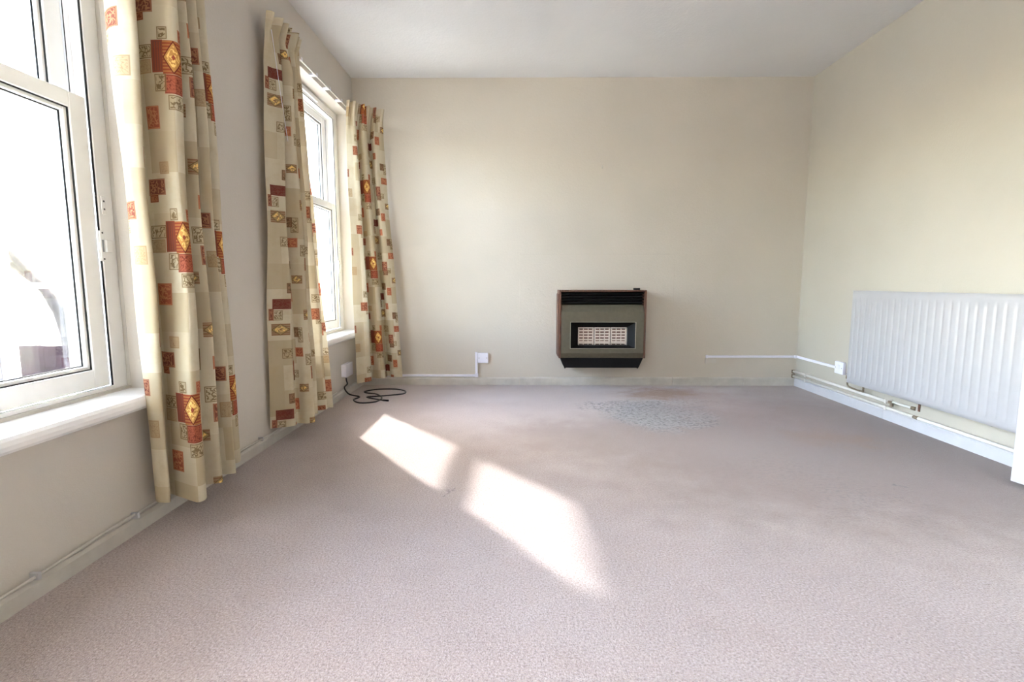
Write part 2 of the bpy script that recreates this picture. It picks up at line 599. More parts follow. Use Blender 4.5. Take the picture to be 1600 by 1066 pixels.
def sash(parent, y0, y1, z0, z1, xi, xo, top, bottom, bars):
    """one sliding sash: frame > pane, seals, glazing bars"""
    f = ring(MB(), xo, xi, y0, y1, z0, z1, 0.062, 0.062, bottom, top).build('sash', M['upvc'], parent, bevel=0.003)
    gy0, gy1, gz0, gz1 = y0 + 0.062, y1 - 0.062, z0 + bottom, z1 - top
    xc = (xi + xo) / 2 - 0.004
    # sloping glazing bead and black seal round the glass
    ring(MB(), xi - 0.010, xi - 0.006, gy0, gy1, gz0, gz1, 0.003, 0.003, 0.003, 0.003).build('seal', M['gasket'], f)
    ring(MB(), xc + 0.003, xi - 0.010, gy0 + .0005, gy1 - .0005, gz0 + .0005, gz1 - .0005, 0.013, 0.013, 0.013, 0.013).build('bead', M['upvc'], f, bevel=0.003)
    ring(MB(), xc + 0.0005, xc + 0.0025, gy0, gy1, gz0, gz1, 0.0165, 0.0165, 0.0165, 0.0165).build('seal', M['gasket'], f)
    MB().box(xc - 0.010, xc, gy0, gy1, gz0, gz1).build('pane', M['glass'], f)
    if not bars:
        return f
    ys = [gy0 + (gy1 - gy0) * q / 4 for q in range(5)]
    for yc in ys[1:4]:
        MB().box(xc - 0.0085, xc - 0.0015, yc - 0.009, yc + 0.009, gz0, gz1).build('glazing_bar', M['bar'], f)
    for q in (1 / 3, 2 / 3):
        zc = gz0 + (gz1 - gz0) * q
        for j in range(4):
            MB().box(xc - 0.0085, xc - 0.0015, ys[j] + (0.0092 if j else 0), ys[j + 1] - (0.0092 if j < 3 else 0), zc - 0.009, zc + 0.009).build('glazing_bar', M['bar'], f)
    return f


def window(n, y0, y1):
    r = root('window_%d' % n, (XF, (y0 + y1) / 2, ZS), kind='structure')
    zt = ZT
    f = MB()
    ring(f, XF - 0.012, XF, y0, y1, ZS, zt, 0.058, 0.058, 0.022, 0.05)          # inner face
    ring(f, XF - 0.13, XF - 0.0121, y0, y1, ZS, zt, 0.040, 0.040, 0.018, 0.045)   # channel back
    ring(f, XF - 0.066, XF - 0.058, y0 + .0401, y1 - .0401, ZS + .0181, zt - .0451, 0.012, 0.012, 0.004, 0.012)    # parting bead
    ring(f, XF - 0.13, XF - 0.116, y0 + .0401, y1 - .0401, ZS + .0181, zt - .0451, 0.018, 0.018, 0.006, 0.016)   # outer stop
    fr = f.build('window_frame', M['upvc'], r, bevel=0.0025)
    ring(MB(), XF - 0.0065, XF - 0.004, y0 + .0582, y1 - .0582, ZS + .0221, zt - .0501, 0.0065, 0.0065, 0.001, 0.004).build('seal', M['gasket'], fr)
    # sashes: lower one inside, upper one outside, meeting at about half height
    zm = 1.425
    sash(r, y0 + 0.066, y1 - 0.066, ZS + 0.024, zm, XF - 0.008, XF - 0.055, 0.048, 0.062, n == 1)
    sash(r, y0 + 0.056, y1 - 0.056, zm - 0.045, zt - 0.052, XF - 0.069, XF - 0.113, 0.05, 0.044, n == 1)
    ring(MB(), XF - 0.0672, XF - 0.066, y0 + .045, y1 - .045, zm, zt - .048, .0085, .0085, .001, .004).build('seal', M['gasket'], fr)
    # restrictor catch and striker plate where the stile meets the jamb, on both sides
    for s, ye in ((-1, y1 - 0.062), (1, y0 + 0.062)):
        c = MB()
        c.box(XF - 0.004, XF + 0.006, ye - 0.009, ye + 0.009, 0.905, 1.005)
        c.box(XF, XF + 0.012, ye - s * 0.008, ye - s * 0.034, 0.935, 0.975)
        c = c.build('catch', M['upvc'], r, bevel=0.002)
        MB().box(XF + 0.0061, XF + 0.0068, ye - 0.004, ye + 0.003, 0.935, 0.975).build('slot', M['slotgrey'], c)
        for zz in (0.912, 0.998):
            MB().tube([(XF + 0.006, ye, zz), (XF + 0.0072, ye, zz)], 0.0032, 8).build('screw', M['screw'], c)
        p = MB().box(XF, XF + 0.004, ye - s * 0.012, ye - s * 0.028, 1.06, 1.12).build('striker_plate', M['upvc'], r, bevel=0.0015)
        for zz in (1.077, 1.103):
            MB().tube([(XF + 0.004, ye - s * 0.02, zz), (XF + 0.0052, ye - s * 0.02, zz)], 0.0034, 8).build('screw', M['screw'], p)
    # trickle vent on the head of the frame
    MB().box(XF, XF + 0.014, (y0 + y1) / 2 - 0.19, (y0 + y1) / 2 + 0.19, zt - 0.042, zt - 0.018).build('trickle_vent', M['upvc'], r, bevel=0.004)
    # inner sill board with a rounded nose
    pr_ = [(XF - 0.005, ZS - 0.048), (XL + 0.035, ZS - 0.048)]
    for i in range(7):
        a = -math.pi / 2 + math.pi * i / 6
        pr_.append((XL + 0.035 + 0.018 * math.cos(a), ZS - 0.024 + 0.024 * math.sin(a)))
    pr_ += [(XF - 0.005, ZS)]
    s_ = MB()
    s_.prism(pr_, 1, y0 + 0.0005, y1 - 0.0005)
    s_.build('window_sill', M['upvc'], r)
    ends = MB()
    nose = [(XL + 0.0005, ZS - 0.048)] + pr_[1:-1] + [(XL + 0.0005, ZS)]
    for a, b in ((y0 - 0.03, y0), (y1, y1 + 0.03)):
        ends.prism(nose, 1, a, b)
    ends.build('sill_horn', M['upvc'], r)
    ring(MB(), XF, XF + 0.012, y0, y1, ZS, zt, 0.001, 0.001, 0.010, 0.001).build('sill_fillet', M['skirt'], r)
    # outside sill
    MB().prism([(XL - WT - 0.05, ZS - 0.07), (XF - 0.13, ZS - 0.045), (XF - 0.13, ZS - 0.005), (XL - WT - 0.05, ZS - 0.035)], 1, y0, y1).build('outer_sill', M['render'], r)
    return r


window(1, *WIN[0])
window(2, *WIN[1])
window(3, *WIN[2])  # unseen window, added to brighten the foreground carpet
window(4, *WIN[3])  # second unseen window added for foreground light

# ------------------------------------------------------------------ open door at the right edge
dr = root('door_1', (XR, DOOR[1], 0), kind='structure')
ang = math.atan2(2.05 - 1.28, 2.055 - 2.232)
def leaf(m, a0, a1, b0, b1, z0, z1):
    """box in the door's own frame: a along the leaf from the hinge, b through its thickness"""
    ca, sa = math.cos(ang), math.sin(ang)
    p = []
    for z in (z0, z1):
        for b in (b0, b1):
            for a in (a0, a1):
                p.append((2.232 + a * ca - b * sa, 1.28 + a * sa + b * ca, z))
    return m.add(p, [(0, 2, 3, 1), (4, 5, 7, 6), (0, 1, 5, 4), (2, 6, 7, 3), (0, 4, 6, 2), (1, 3, 7, 5)])
leaf(MB(), 0, 0.79, 0, 0.036, 0.025, 2.0).build('door_leaf', M['gloss'], dr, bevel=0.003)
for z0, z1 in ((0.22, 0.92), (1.06, 1.86)):
    for a0, a1 in ((0.1, 0.37), (0.43, 0.70)):
        leaf(MB(), a0, a1, 0.036, 0.041, z0, z1).build('door_panel', M['gloss'], dr, bevel=0.003)
h_ = leaf(leaf(MB(), 0.72, 0.75, 0.036, 0.075, 0.99, 1.01), 0.62, 0.75, 0.062, 0.075, 0.99, 1.01)
h_.build('handle', M['chrome'], dr, bevel=0.003)
ca = MB()
for xa in (XR - 0.014,):
    ca.box(xa, XR, DOOR[0] - 0.065, DOOR[0], 0, DOOR[2] + 0.065)
    ca.box(xa, XR, DOOR[1] - 0.0, DOOR[1] + 0.065, 0, DOOR[2] + 0.065)
    ca.box(xa, XR, DOOR[0], DOOR[1], DOOR[2], DOOR[2] + 0.065)
tag(ca.build('trim_1', M['gloss']), kind='structure')

# ------------------------------------------------------------------ curtain rails
def rail(y0, y1, label):
    r = root('curtain_rail', (XL, y0, 2.1), label, 'curtain rail', 'curtain rails on the window wall')
    MB().prism([(XL + .036, 2.098), (XL + .045, 2.098), (XL + .045, 2.114), (XL + .036, 2.114)], 1, y0, y1).build('track', M['skirt'], r, bevel=0.002)
    n = 5
    for i in range(n):
        y = y0 + 0.12 + (y1 - y0 - 0.24) * i / (n - 1)
        b = MB().box(XL, XL + 0.0355, y - 0.012, y + 0.012, 2.100, 2.112)
        b.box(XL + 0.0455, XL + 0.0485, y - 0.008, y + 0.008, 2.096, 2.116)
        b.build('bracket', M['trunk'], r, bevel=0.001)
    return r


rail(0.62, 1.60, 'white curtain rail above the near window, mostly out of frame')
rail(2.965, 4.10, 'thin white curtain rail above the far window, between the two far curtains')


# ------------------------------------------------------------------ curtains
def curtain(label, top, bot, ztop, zhem, anchor, u0, pleat, swell=None, hem_drop=None):
    """top / bot: matched (x, y) plan points of the folds at the neck and at the hem"""
    N = 9
    nv = 70
    T, B = cr([(x, y, 0) for x, y in top], N), cr([(x, y, 0) for x, y in bot], N)
    n = len(T)
    u = [0.0]
    for i in range(1, n):
        u.append(u[-1] + 0.45 * (T[i] - T[i - 1]).length + 0.55 * (B[i] - B[i - 1]).length)
    # smooth normals of the overall run of the curtain, for the heading frills
    run = (T[-1] - T[0]).normalized()
    nrm = Vector((run.y, -run.x, 0))
    zn = ztop - 0.085                        # gathering tape
    u0 = u0 - u[anchor * N]
    def point(i, z):
        t = min(1.0, max(0.0, (zn - z) / (zn - zhem)))
        s = t * 0.75 + 0.25 * t * t * (3 - 2 * t)
        p = T[i].lerp(B[i], s)
        wob = 0.006 * math.sin(7 * z + 23 * u[i]) * math.sin(math.pi * t)
        p = p + nrm * wob
        if swell:
            p = p + swell(i / (n - 1), t)
        if z > zn - 0.14:                    # pulled together at the tape
            k_ = min(1.0, (z - (zn - 0.14)) / 0.14)
            k_ = k_ * k_ * (3 - 2 * k_)
            mid = T[0].lerp(T[-1], i / (n - 1))
            q = mid + nrm * ((p - mid).dot(nrm) * 0.45) + run * ((p - mid).dot(run) * 0.6)
            q = q + nrm * 0.012 + nrm * (0.010 * math.sin(2 * math.pi * u[i] / pleat))
            p = p.lerp(q, k_)
        if z > zn:                           # frilled stand above the tape
            k_ = (z - zn) / (ztop - zn)
            p = p + nrm * (0.020 * k_ * math.sin(2 * math.pi * u[i] / pleat) + 0.012 * k_)
        return Vector((p.x, p.y, z))
    def mesh(name, z0, z1, rows, parent):
        vs_, fs, uvs = [], [], []
        for j in range(rows + 1):
            for i in range(n):
                drop = hem_drop(i / (n - 1)) if hem_drop else 0
                zz = z0 + (z1 - z0) * j / rows
                f = max(0.0, 1 - (zz - zhem) / 0.9)
                p = point(i, zz)
                p.z += drop * f
                if zz > zn:
                    p.z += 0.004 * math.sin(2 * math.pi * u[i] / pleat + 1.3)* (zz - zn) / 0.085
                vs_.append(p)
                uvs.append((u[i] + u0, zz - 0.41))
        for j in range(rows):
            for i in range(n - 1):
                a = j * n + i
                fs.append((a, a + 1, a + n + 1, a + n))
        me = bpy.data.meshes.new(name)
        me.from_pydata(vs_, [], fs)
        uvl = me.uv_layers.new(name='UVMap')
        for lp in me.loops:
            uvl.data[lp.index].uv = uvs[lp.vertex_index]
        me.polygons.foreach_set('use_smooth', [True] * len(fs))
        me.materials.append(M['curtain'])
        o = bpy.data.objects.new(name, me)
        col.objects.link(o)
        if parent:
            o.parent = parent
        return o
    body = mesh('curtain', zhem, zn, nv, None)
    mesh('pleated_heading', zn, ztop, 8, body)
    # hem: the turned-up edge at the bottom, a little proud of the cloth
    tag(body, label, 'curtain', 'patterned curtains')
    return body


T1 = [(-1.272, 1.660), (-1.240, 1.634), (-1.200, 1.620), (-1.158, 1.640), (-1.245, 1.735), (-1.185, 1.730), (-1.115, 1.745), (-1.135, 1.795),
      (-1.258, 1.810), (-1.130, 1.845), (-1.272, 1.885), (-1.135, 1.910), (-1.268, 1.950), (-1.150, 1.980), (-1.215, 2.06)]
B1 = [(-1.245, 1.676), (-1.228, 1.656), (-1.204, 1.647), (-1.178, 1.654), (-1.225, 1.718), (-1.165, 1.690), (-1.080, 1.650), (-1.088, 1.705),
      (-1.220, 1.768), (-1.100, 1.828), (-1.240, 1.885), (-1.100, 1.918), (-1.245, 1.985), (-1.155, 2.035), (-1.222, 2.17)]
c1 = curtain('large patterned curtain beside the near window, cut off by the top edge', T1, B1, 2.135, 0.095, 6, 0.0, 0.095)
T2 = [(-1.240, 2.620), (-1.222, 2.665), (-1.190, 2.705), (-1.262, 2.735), (-1.178, 2.765), (-1.185, 2.800), (-1.262, 2.820), (-1.180, 2.850),
      (-1.252, 2.880), (-1.180, 2.910), (-1.250, 2.935), (-1.212, 2.965)]
B2 = [(-1.270, 2.545), (-1.220, 2.57), (-1.168, 2.60), (-1.172, 2.65), (-1.122, 2.645), (-1.095, 2.685), (-1.210, 2.79), (-1.145, 2.855),
      (-1.210, 2.90), (-1.130, 2.95), (-1.160, 2.975), (-1.110, 3.00)]
c2 = curtain('middle patterned curtain hanging at the near side of the far window', T2, B2, 2.135, 0.09, 2, 0.16, 0.10)
T3 = [(-1.255, 3.86), (-1.222, 3.87), (-1.190, 3.89), (-1.220, 3.99), (-1.165, 3.94), (-1.140, 3.96), (-1.150, 4.06),
      (-1.105, 4.015), (-1.065, 4.05), (-1.045, 4.085)]
B3 = [(-1.200, 3.74), (-1.165, 3.80), (-1.125, 3.86), (-1.155, 3.98), (-1.095, 3.965), (-1.055, 3.98), (-1.055, 4.07),
      (-1.000, 4.02), (-0.950, 4.015), (-0.925, 4.03)]
c3 = curtain('farthest patterned curtain, bunched in the corner beside the back wall', T3, B3, 2.135, 0.085, 5, 0.03, 0.07)
# loose tape cord hanging on the middle curtain
pts = cr([(-1.205, 2.640, 2.06), (-1.198, 2.650, 1.95), (-1.188, 2.675, 1.75), (-1.176, 2.700, 1.55)], 6)
MB().tube(pts, 0.0016, 6).build('cord', M['trunk'], c2)

# ------------------------------------------------------------------ gas fire on the back wall
gf = root('gas_fire', (0.647, D, 0.17), 'wall-mounted gas fire with wood-trimmed black and olive casing on back wall', 'gas fire')
x0, x1, yf, zb, zt = 0.314, 0.983, 3.935, 0.250, 0.777
yw = D - 0.002
for a, b in ((x0, x0 + 0.016), (x1 - 0.016, x1)):
    MB().box(a, b, yf, yw, zb, zt).build('side_panel', M['wood'], gf, bevel=0.002)
MB().box(x0 - 0.006, x0 - 0.0005, yf + 0.03, yw, zb + 0.01, zt - 0.03).build('side_trim', M['wood'], gf, bevel=0.001)
MB().box(x0 + 0.0165, x1 - 0.0165, yf, yw, zt - 0.012, zt).build('top_panel', M['wood'], gf, bevel=0.002)
kb = MB().tube([(0.915, yf + 0.05, zt), (0.915, yf + 0.05, zt + 0.016)], 0.026, 18).build('control_knob', M['black'], gf, bevel=0.002)
# grille: dark box with slats
g = MB().box(x0 + 0.0165, x1 - 0.0165, yf + 0.075, yf + 0.085, 0.667, zt - 0.0125).build('grille', M['black'], gf)
for i in range(4):
    z = 0.678 + i * 0.0235
    MB().prism([(yf + 0.012, z), (yf + 0.016, z + 0.006), (yf + 0.07, z + 0.012), (yf + 0.066, z + 0.006)], 0, x0 + 0.017, x1 - 0.017).build('slat', M['black'], g)
# fascia: pressed sheet with a sloped top and a rounded lower edge, opening for the radiants
wx0, wx1, wz0, wz1 = 0.400, 0.907, 0.326, 0.534
def fasc(m, xa, xb, za, zb_):
    m.box(xa, xb, yf - 0.004, yf + 0.010, za, zb_)
m = MB()
fx0, fx1 = x0 + 0.0175, x1 - 0.0175
m.prism([(yf + 0.034, 0.666), (yf + 0.034, 0.612), (yf - 0.004, 0.612), (yf + 0.024, 0.666)], 0, fx0 + 0.004, fx1 - 0.004)
fasc(m, fx0, wx0, 0.290, 0.612)
fasc(m, wx1, fx1, 0.290, 0.612)
fasc(m, wx0, wx1, wz1, 0.612)
fasc(m, wx0, wx1, 0.290, wz0)
m.prism([(yf - 0.004, 0.290), (yf + 0.010, 0.290), (yf + 0.03, 0.252), (yf + 0.012, 0.252)], 0, fx0, fx1)
m.build('fascia', M['olive'], gf)
ring_m = MB()
for (a, b, c, d) in ((wx0, wx0 + 0.004, wz0, wz1), (wx1 - 0.006, wx1, wz0, wz1), (wx0 + 0.004, wx1 - 0.006, wz0, wz0 + 0.004), (wx0 + 0.004, wx1 - 0.006, wz1 - 0.004, wz1)):
    ring_m.box(a, b, yf - 0.0065, yf - 0.0045, c, d)
ring_m.build('window_rim', M['rim'], gf, bevel=0.0008)  # pale colour paints in the highlight on the lit chamfer
# black pyramid surround leading to the radiants
ix0, ix1, iz0, iz1, yi = 0.466, 0.850, 0.352, 0.488, yf + 0.05
vo = [(wx0, yf - 0.003, wz0), (wx1, yf - 0.003, wz0), (wx1, yf - 0.003, wz1), (wx0, yf - 0.003, wz1),
      (ix0, yi, iz0), (ix1, yi, iz0), (ix1, yi, iz1), (ix0, yi, iz1)]
MB().add(vo, [(0, 1, 5, 4), (1, 2, 6, 5), (2, 3, 7, 6), (3, 0, 4, 7)]).build('surround', M['black'], gf)
pw = (ix1 - ix0) / 3
for i in range(3):
    a = ix0 + i * pw
    rp = MB().box(a + 0.001, a + pw - 0.001, yi + 0.012, yi + 0.022, iz0, iz1).build('radiant', M['claydark'], gf)
    lat = MB()
    cw = (pw - 0.016) / 3
    zs = [iz0, iz0 + 0.020] + [iz0 + 0.020 + (iz1 - iz0 - 0.026) * j / 5 for j in range(1, 6)] 
    xs = [a + 0.001, a + 0.0035 + 0.002]
    for c_ in range(4):
        xc = a + 0.006 + c_ * cw
        lat.box(xc - (0.005 if c_ in (0, 3) else 0.003), xc + (0.005 if c_ in (0, 3) else 0.003), yi + 0.002, yi + 0.0118, iz0, iz1)
    for j in range(6):
        zc = iz0 + 0.016 + (iz1 - iz0 - 0.020) * j / 5
        hh = 0.010 if j == 0 else 0.0055
        for c_ in range(3):
            xa = a + 0.006 + c_ * cw + (0.0051 if c_ == 0 else 0.0031)
            xb = a + 0.006 + (c_ + 1) * cw - (0.0051 if c_ == 2 else 0.0031)
            lat.box(xa, xb, yi + 0.003, yi + 0.0116, zc - hh, zc + hh)
    lat.build('lattice', M['clay'], rp)
wg = MB()
for z in (iz0 - 0.004, iz0 + 0.012, iz1 - 0.008):
    wg.tube([(ix0 + 0.002, yi - 0.006, z), (ix1 - 0.002, yi - 0.006, z)], 0.0016, 6)
for x in (ix0 + 0.003, ix0 + pw, ix0 + 2 * pw, ix1 - 0.003):
    wg.tube([(x, yi - 0.0075, iz0 - 0.010), (x, yi - 0.0075, iz1 - 0.004)], 0.0018, 6)
wg.build('wire_guard', M['chrome'], gf)
# black base tray that tapers in below
m = MB()
yb0 = yf + 0.018
vb = [(0.327, yb0, 0.2495), (0.972, yb0, 0.2495), (0.972, yw, 0.2495), (0.327, yw, 0.2495),
      (0.360, yb0 + 0.006, 0.172), (0.940, yb0 + 0.006, 0.172), (0.940, yw, 0.172), (0.360, yw, 0.172)]
m.add(vb, [(0, 1, 5, 4), (1, 2, 6, 5), (2, 3, 7, 6), (3, 0, 4, 7), (3, 2, 1, 0), (4, 5, 6, 7)])
m.build('base_tray', M['black'], gf, bevel=0.003)
for x in (0.366, 0.934):
    MB().tube([(x, yb0 + 0.02, 0.1718), (x, yb0 + 0.02, 0.165)], 0.005, 8).build('foot', M['black'], gf)
MB().box(x0 + 0.017, x1 - 0.017, yf + 0.09, yw, 0.2505, zt - 0.013).build('inner_case', M['black'], gf)

# ------------------------------------------------------------------ radiator on the right wall
rd = root('radiator', (XR, 2.73, 0.18), 'long white ribbed panel radiator on the right wall', 'radiator')
ry0, ry1, rz0, rz1, rx = 2.10, 3.355, 0.180, 0.782, XR - 0.094
pitch = 0.0487
m = MB()
ny, zs = 26 * 14, []
zs = [rz0, rz0 + 0.004, rz0 + 0.022, rz0 + 0.030, rz0 + 0.038, rz0 + 0.048, rz0 + 0.062, rz0 + 0.1]
zs += [0.35, 0.5, 0.62]
zs += [rz1 - 0.085, rz1 - 0.062, rz1 - 0.050, rz1 - 0.040, rz1 - 0.032, rz1 - 0.022, rz1 - 0.004, rz1]
sm = lambda a, b, t: (lambda q: q * q * (3 - 2 * q))(min(1, max(0, (t - a) / (b - a))))
vs_ = []
for z in zs:
    edge = sm(rz0 + 0.026, rz0 + 0.062, z) * (1 - sm(rz1 - 0.062, rz1 - 0.030, z))
    lip = 1 - sm(rz0, rz0 + 0.006, z) + sm(rz1 - 0.006, rz1, z)
    for j in range(ny + 1):
        y = ry1 - (ry1 - ry0) * j / ny
        ph = ((ry1 - 0.0165 - y) / pitch) % 1.0
        flute = math.exp(-((ph - 0.5) / 0.17) ** 2)
        side = min(sm(ry0, ry0 + 0.010, y), 1 - sm(ry1 - 0.010, ry1, y))
        x = rx + 0.0032 * flute * edge + 0.006 * lip + 0.010 * (1 - side)
        vs_.append((x, y, z))
fs = []
for i in range(len(zs) - 1):
    for j in range(ny):
        a = i * (ny + 1) + j
        fs.append((a, a + 1, a + ny + 2, a + ny + 1))
m.add(vs_, fs, True)
m.build('front_panel', M['rad'], rd)
MB().box(rx + 0.0165, rx + 0.026, ry0 + 0.002, ry1 - 0.002, rz0 + 0.002, rz1 - 0.002).build('back_panel', M['rad'], rd)
m = MB()
m.box(rx + 0.004, rx + 0.030, ry0, ry1, rz1 - 0.006, rz1 + 0.001)
m.box(rx + 0.004, rx + 0.030, ry0, ry1, rz0 - 0.001, rz0 + 0.005)
m.build('seam', M['rad'], rd, bevel=0.002)
fin = MB()
nf = 40
for j in range(nf):
    y = ry0 + 0.03 + (ry1 - ry0 - 0.06) * j / (nf - 1)
    fin.box(rx + 0.0265, rx + 0.060, y - 0.0006, y + 0.0006, rz0 + 0.04, rz1 - 0.03)
fin.build('fins', M['rad'], rd)
rd_fin = bpy.data.objects['fins']
rd_fin.name = 'convector_fin'
rd_fin['kind'] = 'stuff'
for y in (2.38, 2.83, 3.25):
    MB().box(rx + 0.061, XR - 0.001, y - 0.012, y + 0.012, rz0 - 0.02, rz1 - 0.06).build('bracket', M['rad'], rd)
MB().box(XR - 0.006, XR - 0.001, 2.834, 2.846, 0.112, 0.159).build('bracket_tail', M['rust'], rd)
# valve tail at the near end of the photo's left corner
MB().tube([(rx + 0.018, ry1 - 0.012, rz0 + 0.05), (rx + 0.018, ry1 + 0.016, rz0 + 0.05)], 0.009, 10).build('valve_union', M['rad'], rd)
tl = MB().tube(cr([(rx + 0.018, ry1 + 0.018, rz0 + 0.052), (rx + 0.018, ry1 + 0.019, rz0 + 0.02)], 4), 0.006, 8)
tl.build('valve_tail', M['dullmetal'], rd)
pts = cr([(rx + 0.018, ry1 + 0.012, rz0 - 0.002), (rx + 0.022, ry1 + 0.004, rz0 - 0.028), (XR - 0.056, ry1 - 0.03, rz0 - 0.040),
          (XR - 0.052, ry1 - 0.075, rz0 - 0.042), (XR - 0.050, ry1 - 0.11, rz0 - 0.040)], 5)
MB().tube(pts, 0.0055, 8).build('valve_tail', M['dullmetal'], rd)
MB().tube([(XR - 0.050, ry1 - 0.112, rz0 - 0.046), (XR - 0.050, ry1 - 0.112, rz0 + 0.010)], 0.006, 8).build('valve_tail', M['dullmetal'], rd)

# ------------------------------------------------------------------ heating pipes along the right wall
px = XR - 0.034
pu = root('heating_pipe', (px, 3.5, 0.12), 'upper white heating pipe, ending at an elbow under the radiator', 'pipe', 'heating pipes on the right wall')
MB().tube([(px, 4.10, 0.121), (px, 3.03, 0.121)], 0.0092, 12).build('pipe_run', M['pipe'], pu)
MB().tube(cr([(px, 3.033, 0.121), (px, 3.012, 0.119), (px - 0.001, 3.008, 0.108), (px, 3.008, 0.100)], 5), 0.0098, 12).build('elbow', M['dullmetal'], pu)
MB().tube([(px, 3.000, 0.128), (px + 0.010, 2.93, 0.125), (px + 0.026, 2.885, 0.121)], 0.0075, 12).build('branch_pipe', M['pipe'], pu)
MB().tube([(px + 0.024, 2.888, 0.1215), (px + 0.033, 2.868, 0.120)], 0.0105, 12).build('collar', M['dullmetal'], pu)
plw = root('heating_pipe', (px, 3.1, 0.08), 'lower white heating pipe running the full length above the skirting', 'pipe', 'heating pipes on the right wall')
MB().tube([(px, 4.10, 0.0825), (px, 1.45, 0.0825)], 0.0092, 12).build('pipe_run', M['pipe'], plw)
MB().tube([(px, 2.835, 0.0825), (px, 2.80, 0.0825)], 0.0095, 12).build('coupling', M['dullmetal'], plw)
for y in (3.92, 3.05):
    for par, zc in ((pu, 0.121), (plw, 0.0825)):
        cl = MB().box(px + 0.0095, XR, y - 0.008, y + 0.008, zc - 0.010, zc + 0.010)
        cl.box(px - 0.0118, px - 0.0095, y - 0.008, y + 0.008, zc - 0.012, zc + 0.012)
        cl.box(px - 0.0095, px + 0.0094, y - 0.008, y + 0.008, zc + 0.0095, zc + 0.012)
        cl.build('pipe_clip', M['pipe'], par)
MB().box(px - 0.01, px + 0.012, 4.101, 4.118, 0.104, 0.132).build('end_block', M['dullmetal'], pu)
MB().box(px - 0.01, px + 0.012, 4.101, 4.118, 0.068, 0.097).build('end_block', M['dullmetal'], plw)

# ------------------------------------------------------------------ trunking, sockets, cables
t1 = root('cable_trunking', (-0.6, D, 0.07), 'white mini trunking rising from the skirting to the blank plate', 'trunking', 'white cable trunking')
yb_ = D - 0.014
MB().box(-1.10, -0.352, yb_, D, 0.070, 0.088).build('run', M['trunk'], t1, bevel=0.002)
MB().box(-0.354, -0.326, yb_ - 0.002, D, 0.066, 0.098).build('elbow', M['trunk'], t1, bevel=0.002)
MB().box(-0.350, -0.332, yb_, D, 0.0985, 0.268).build('riser', M['trunk'], t1, bevel=0.002)
MB().box(-0.353, -0.330, yb_ - 0.0015, D, 0.2685, 0.272).build('end_cap', M['trunk'], t1, bevel=0.001)
s1 = root('wall_plate', (-0.285, D, 0.225), 'square white blank plate on back wall, left of the gas fire', 'wall plate', 'wall plates and sockets')
MB().box(-0.3295, -0.244, D - 0.018, D, 0.183, 0.267).build('plate', M['trunk'], s1, bevel=0.004)
for x in (-0.318, -0.256):
    MB().tube([(x, D - 0.0179, 0.225), (x, D - 0.0192, 0.225)], 0.0032, 8).build('screw', M['screw'], s1)

t2 = root('cable_trunking', (1.9, D, 0.24), 'white mini trunking around the right back corner to the radiator socket', 'trunking', 'white cable trunking')
MB().box(1.540, XR - 0.0145, D - 0.013, D, 0.229, 0.247).build('run', M['trunk'], t2, bevel=0.002)
MB().box(XR - 0.014, XR, 3.600, D, 0.229, 0.247).build('run', M['trunk'], t2, bevel=0.002)
MB().box(1.522, 1.5395, D - 0.016, D, 0.226, 0.250).build('end_cap', M['trunk'], t2, bevel=0.002)
MB().box(XR - 0.030, XR - 0.0142, D - 0.030, D - 0.0135, 0.226, 0.250).build('corner_cap', M['trunk'], t2, bevel=0.002)
s2 = root('junction_box', (1.56, D, 0.2), 'small white junction box under the trunking end on back wall', 'junction box', 'wall plates and sockets')
MB().box(1.517, 1.606, D - 0.016, D, 0.184, 0.2255).build('cover', M['wall_warm'], s2, bevel=0.003)
s3 = root('wall_socket', (XR, 3.575, 0.25), 'white switched socket on right wall beside the radiator', 'socket', 'wall plates and sockets')
MB().box(XR - 0.022, XR, 3.505, 3.5995, 0.200, 0.285).build('plate', M['trunk'], s3, bevel=0.004)
MB().box(XR - 0.0255, XR - 0.0221, 3.540, 3.556, 0.235, 0.262).build('switch', M['trunk'], s3, bevel=0.001)
for y in (3.518, 3.586):
    MB().tube([(XR - 0.0221, y, 0.243), (XR - 0.0232, y, 0.243)], 0.003, 8).build('screw', M['screw'], s3)
s4 = root('wall_socket', (XL, 3.74, 0.19), 'white surface-mounted socket low on window wall behind the curtains', 'socket', 'wall plates and sockets')
MB().box(XL, XL + 0.030, 3.665, 3.810, 0.148, 0.240).build('back_box', M['trunk'], s4, bevel=0.003)
MB().box(XL + 0.0305, XL + 0.038, 3.662, 3.813, 0.145, 0.243).build('plate', M['trunk'], s4, bevel=0.003)

# black lead: from the socket, down over the skirting and coiled on the carpet
pts = [(XL + 0.022, 3.70, 0.147), (XL + 0.026, 3.695, 0.118), (XL + 0.040, 3.670, 0.098), (XL + 0.032, 3.630, 0.078), (XL + 0.060, 3.640, 0.030)]
coil = [(-1.16, 3.66, 0.006), (-1.17, 3.56, 0.006), (-1.10, 3.47, 0.006), (-1.00, 3.50, 0.006), (-0.985, 3.62, 0.006), (-1.05, 3.72, 0.012),
        (-1.13, 3.76, 0.012), (-1.17, 3.83, 0.008), (-1.10, 3.92, 0.006), (-0.96, 3.93, 0.006), (-0.87, 3.86, 0.006),
        (-0.86, 3.77, 0.006), (-0.95, 3.70, 0.008), (-1.04, 3.64, 0.013), (-1.09, 3.61, 0.014), (-1.02, 3.57, 0.010), (-0.95, 3.545, 0.006)]
ld = root('black_lead', (-1.05, 3.65, 0), 'thin black lead trailing from the window-wall socket, coiled under the far curtain', 'cable')
MB().tube(cr(pts + coil, 8), 0.0052, 8).build('lead', M['cable'], ld)
MB().tube([(-0.956, 3.547, 0.006), (-0.915, 3.532, 0.007)], 0.0066, 10).build('plug_tip', M['black'], ld)

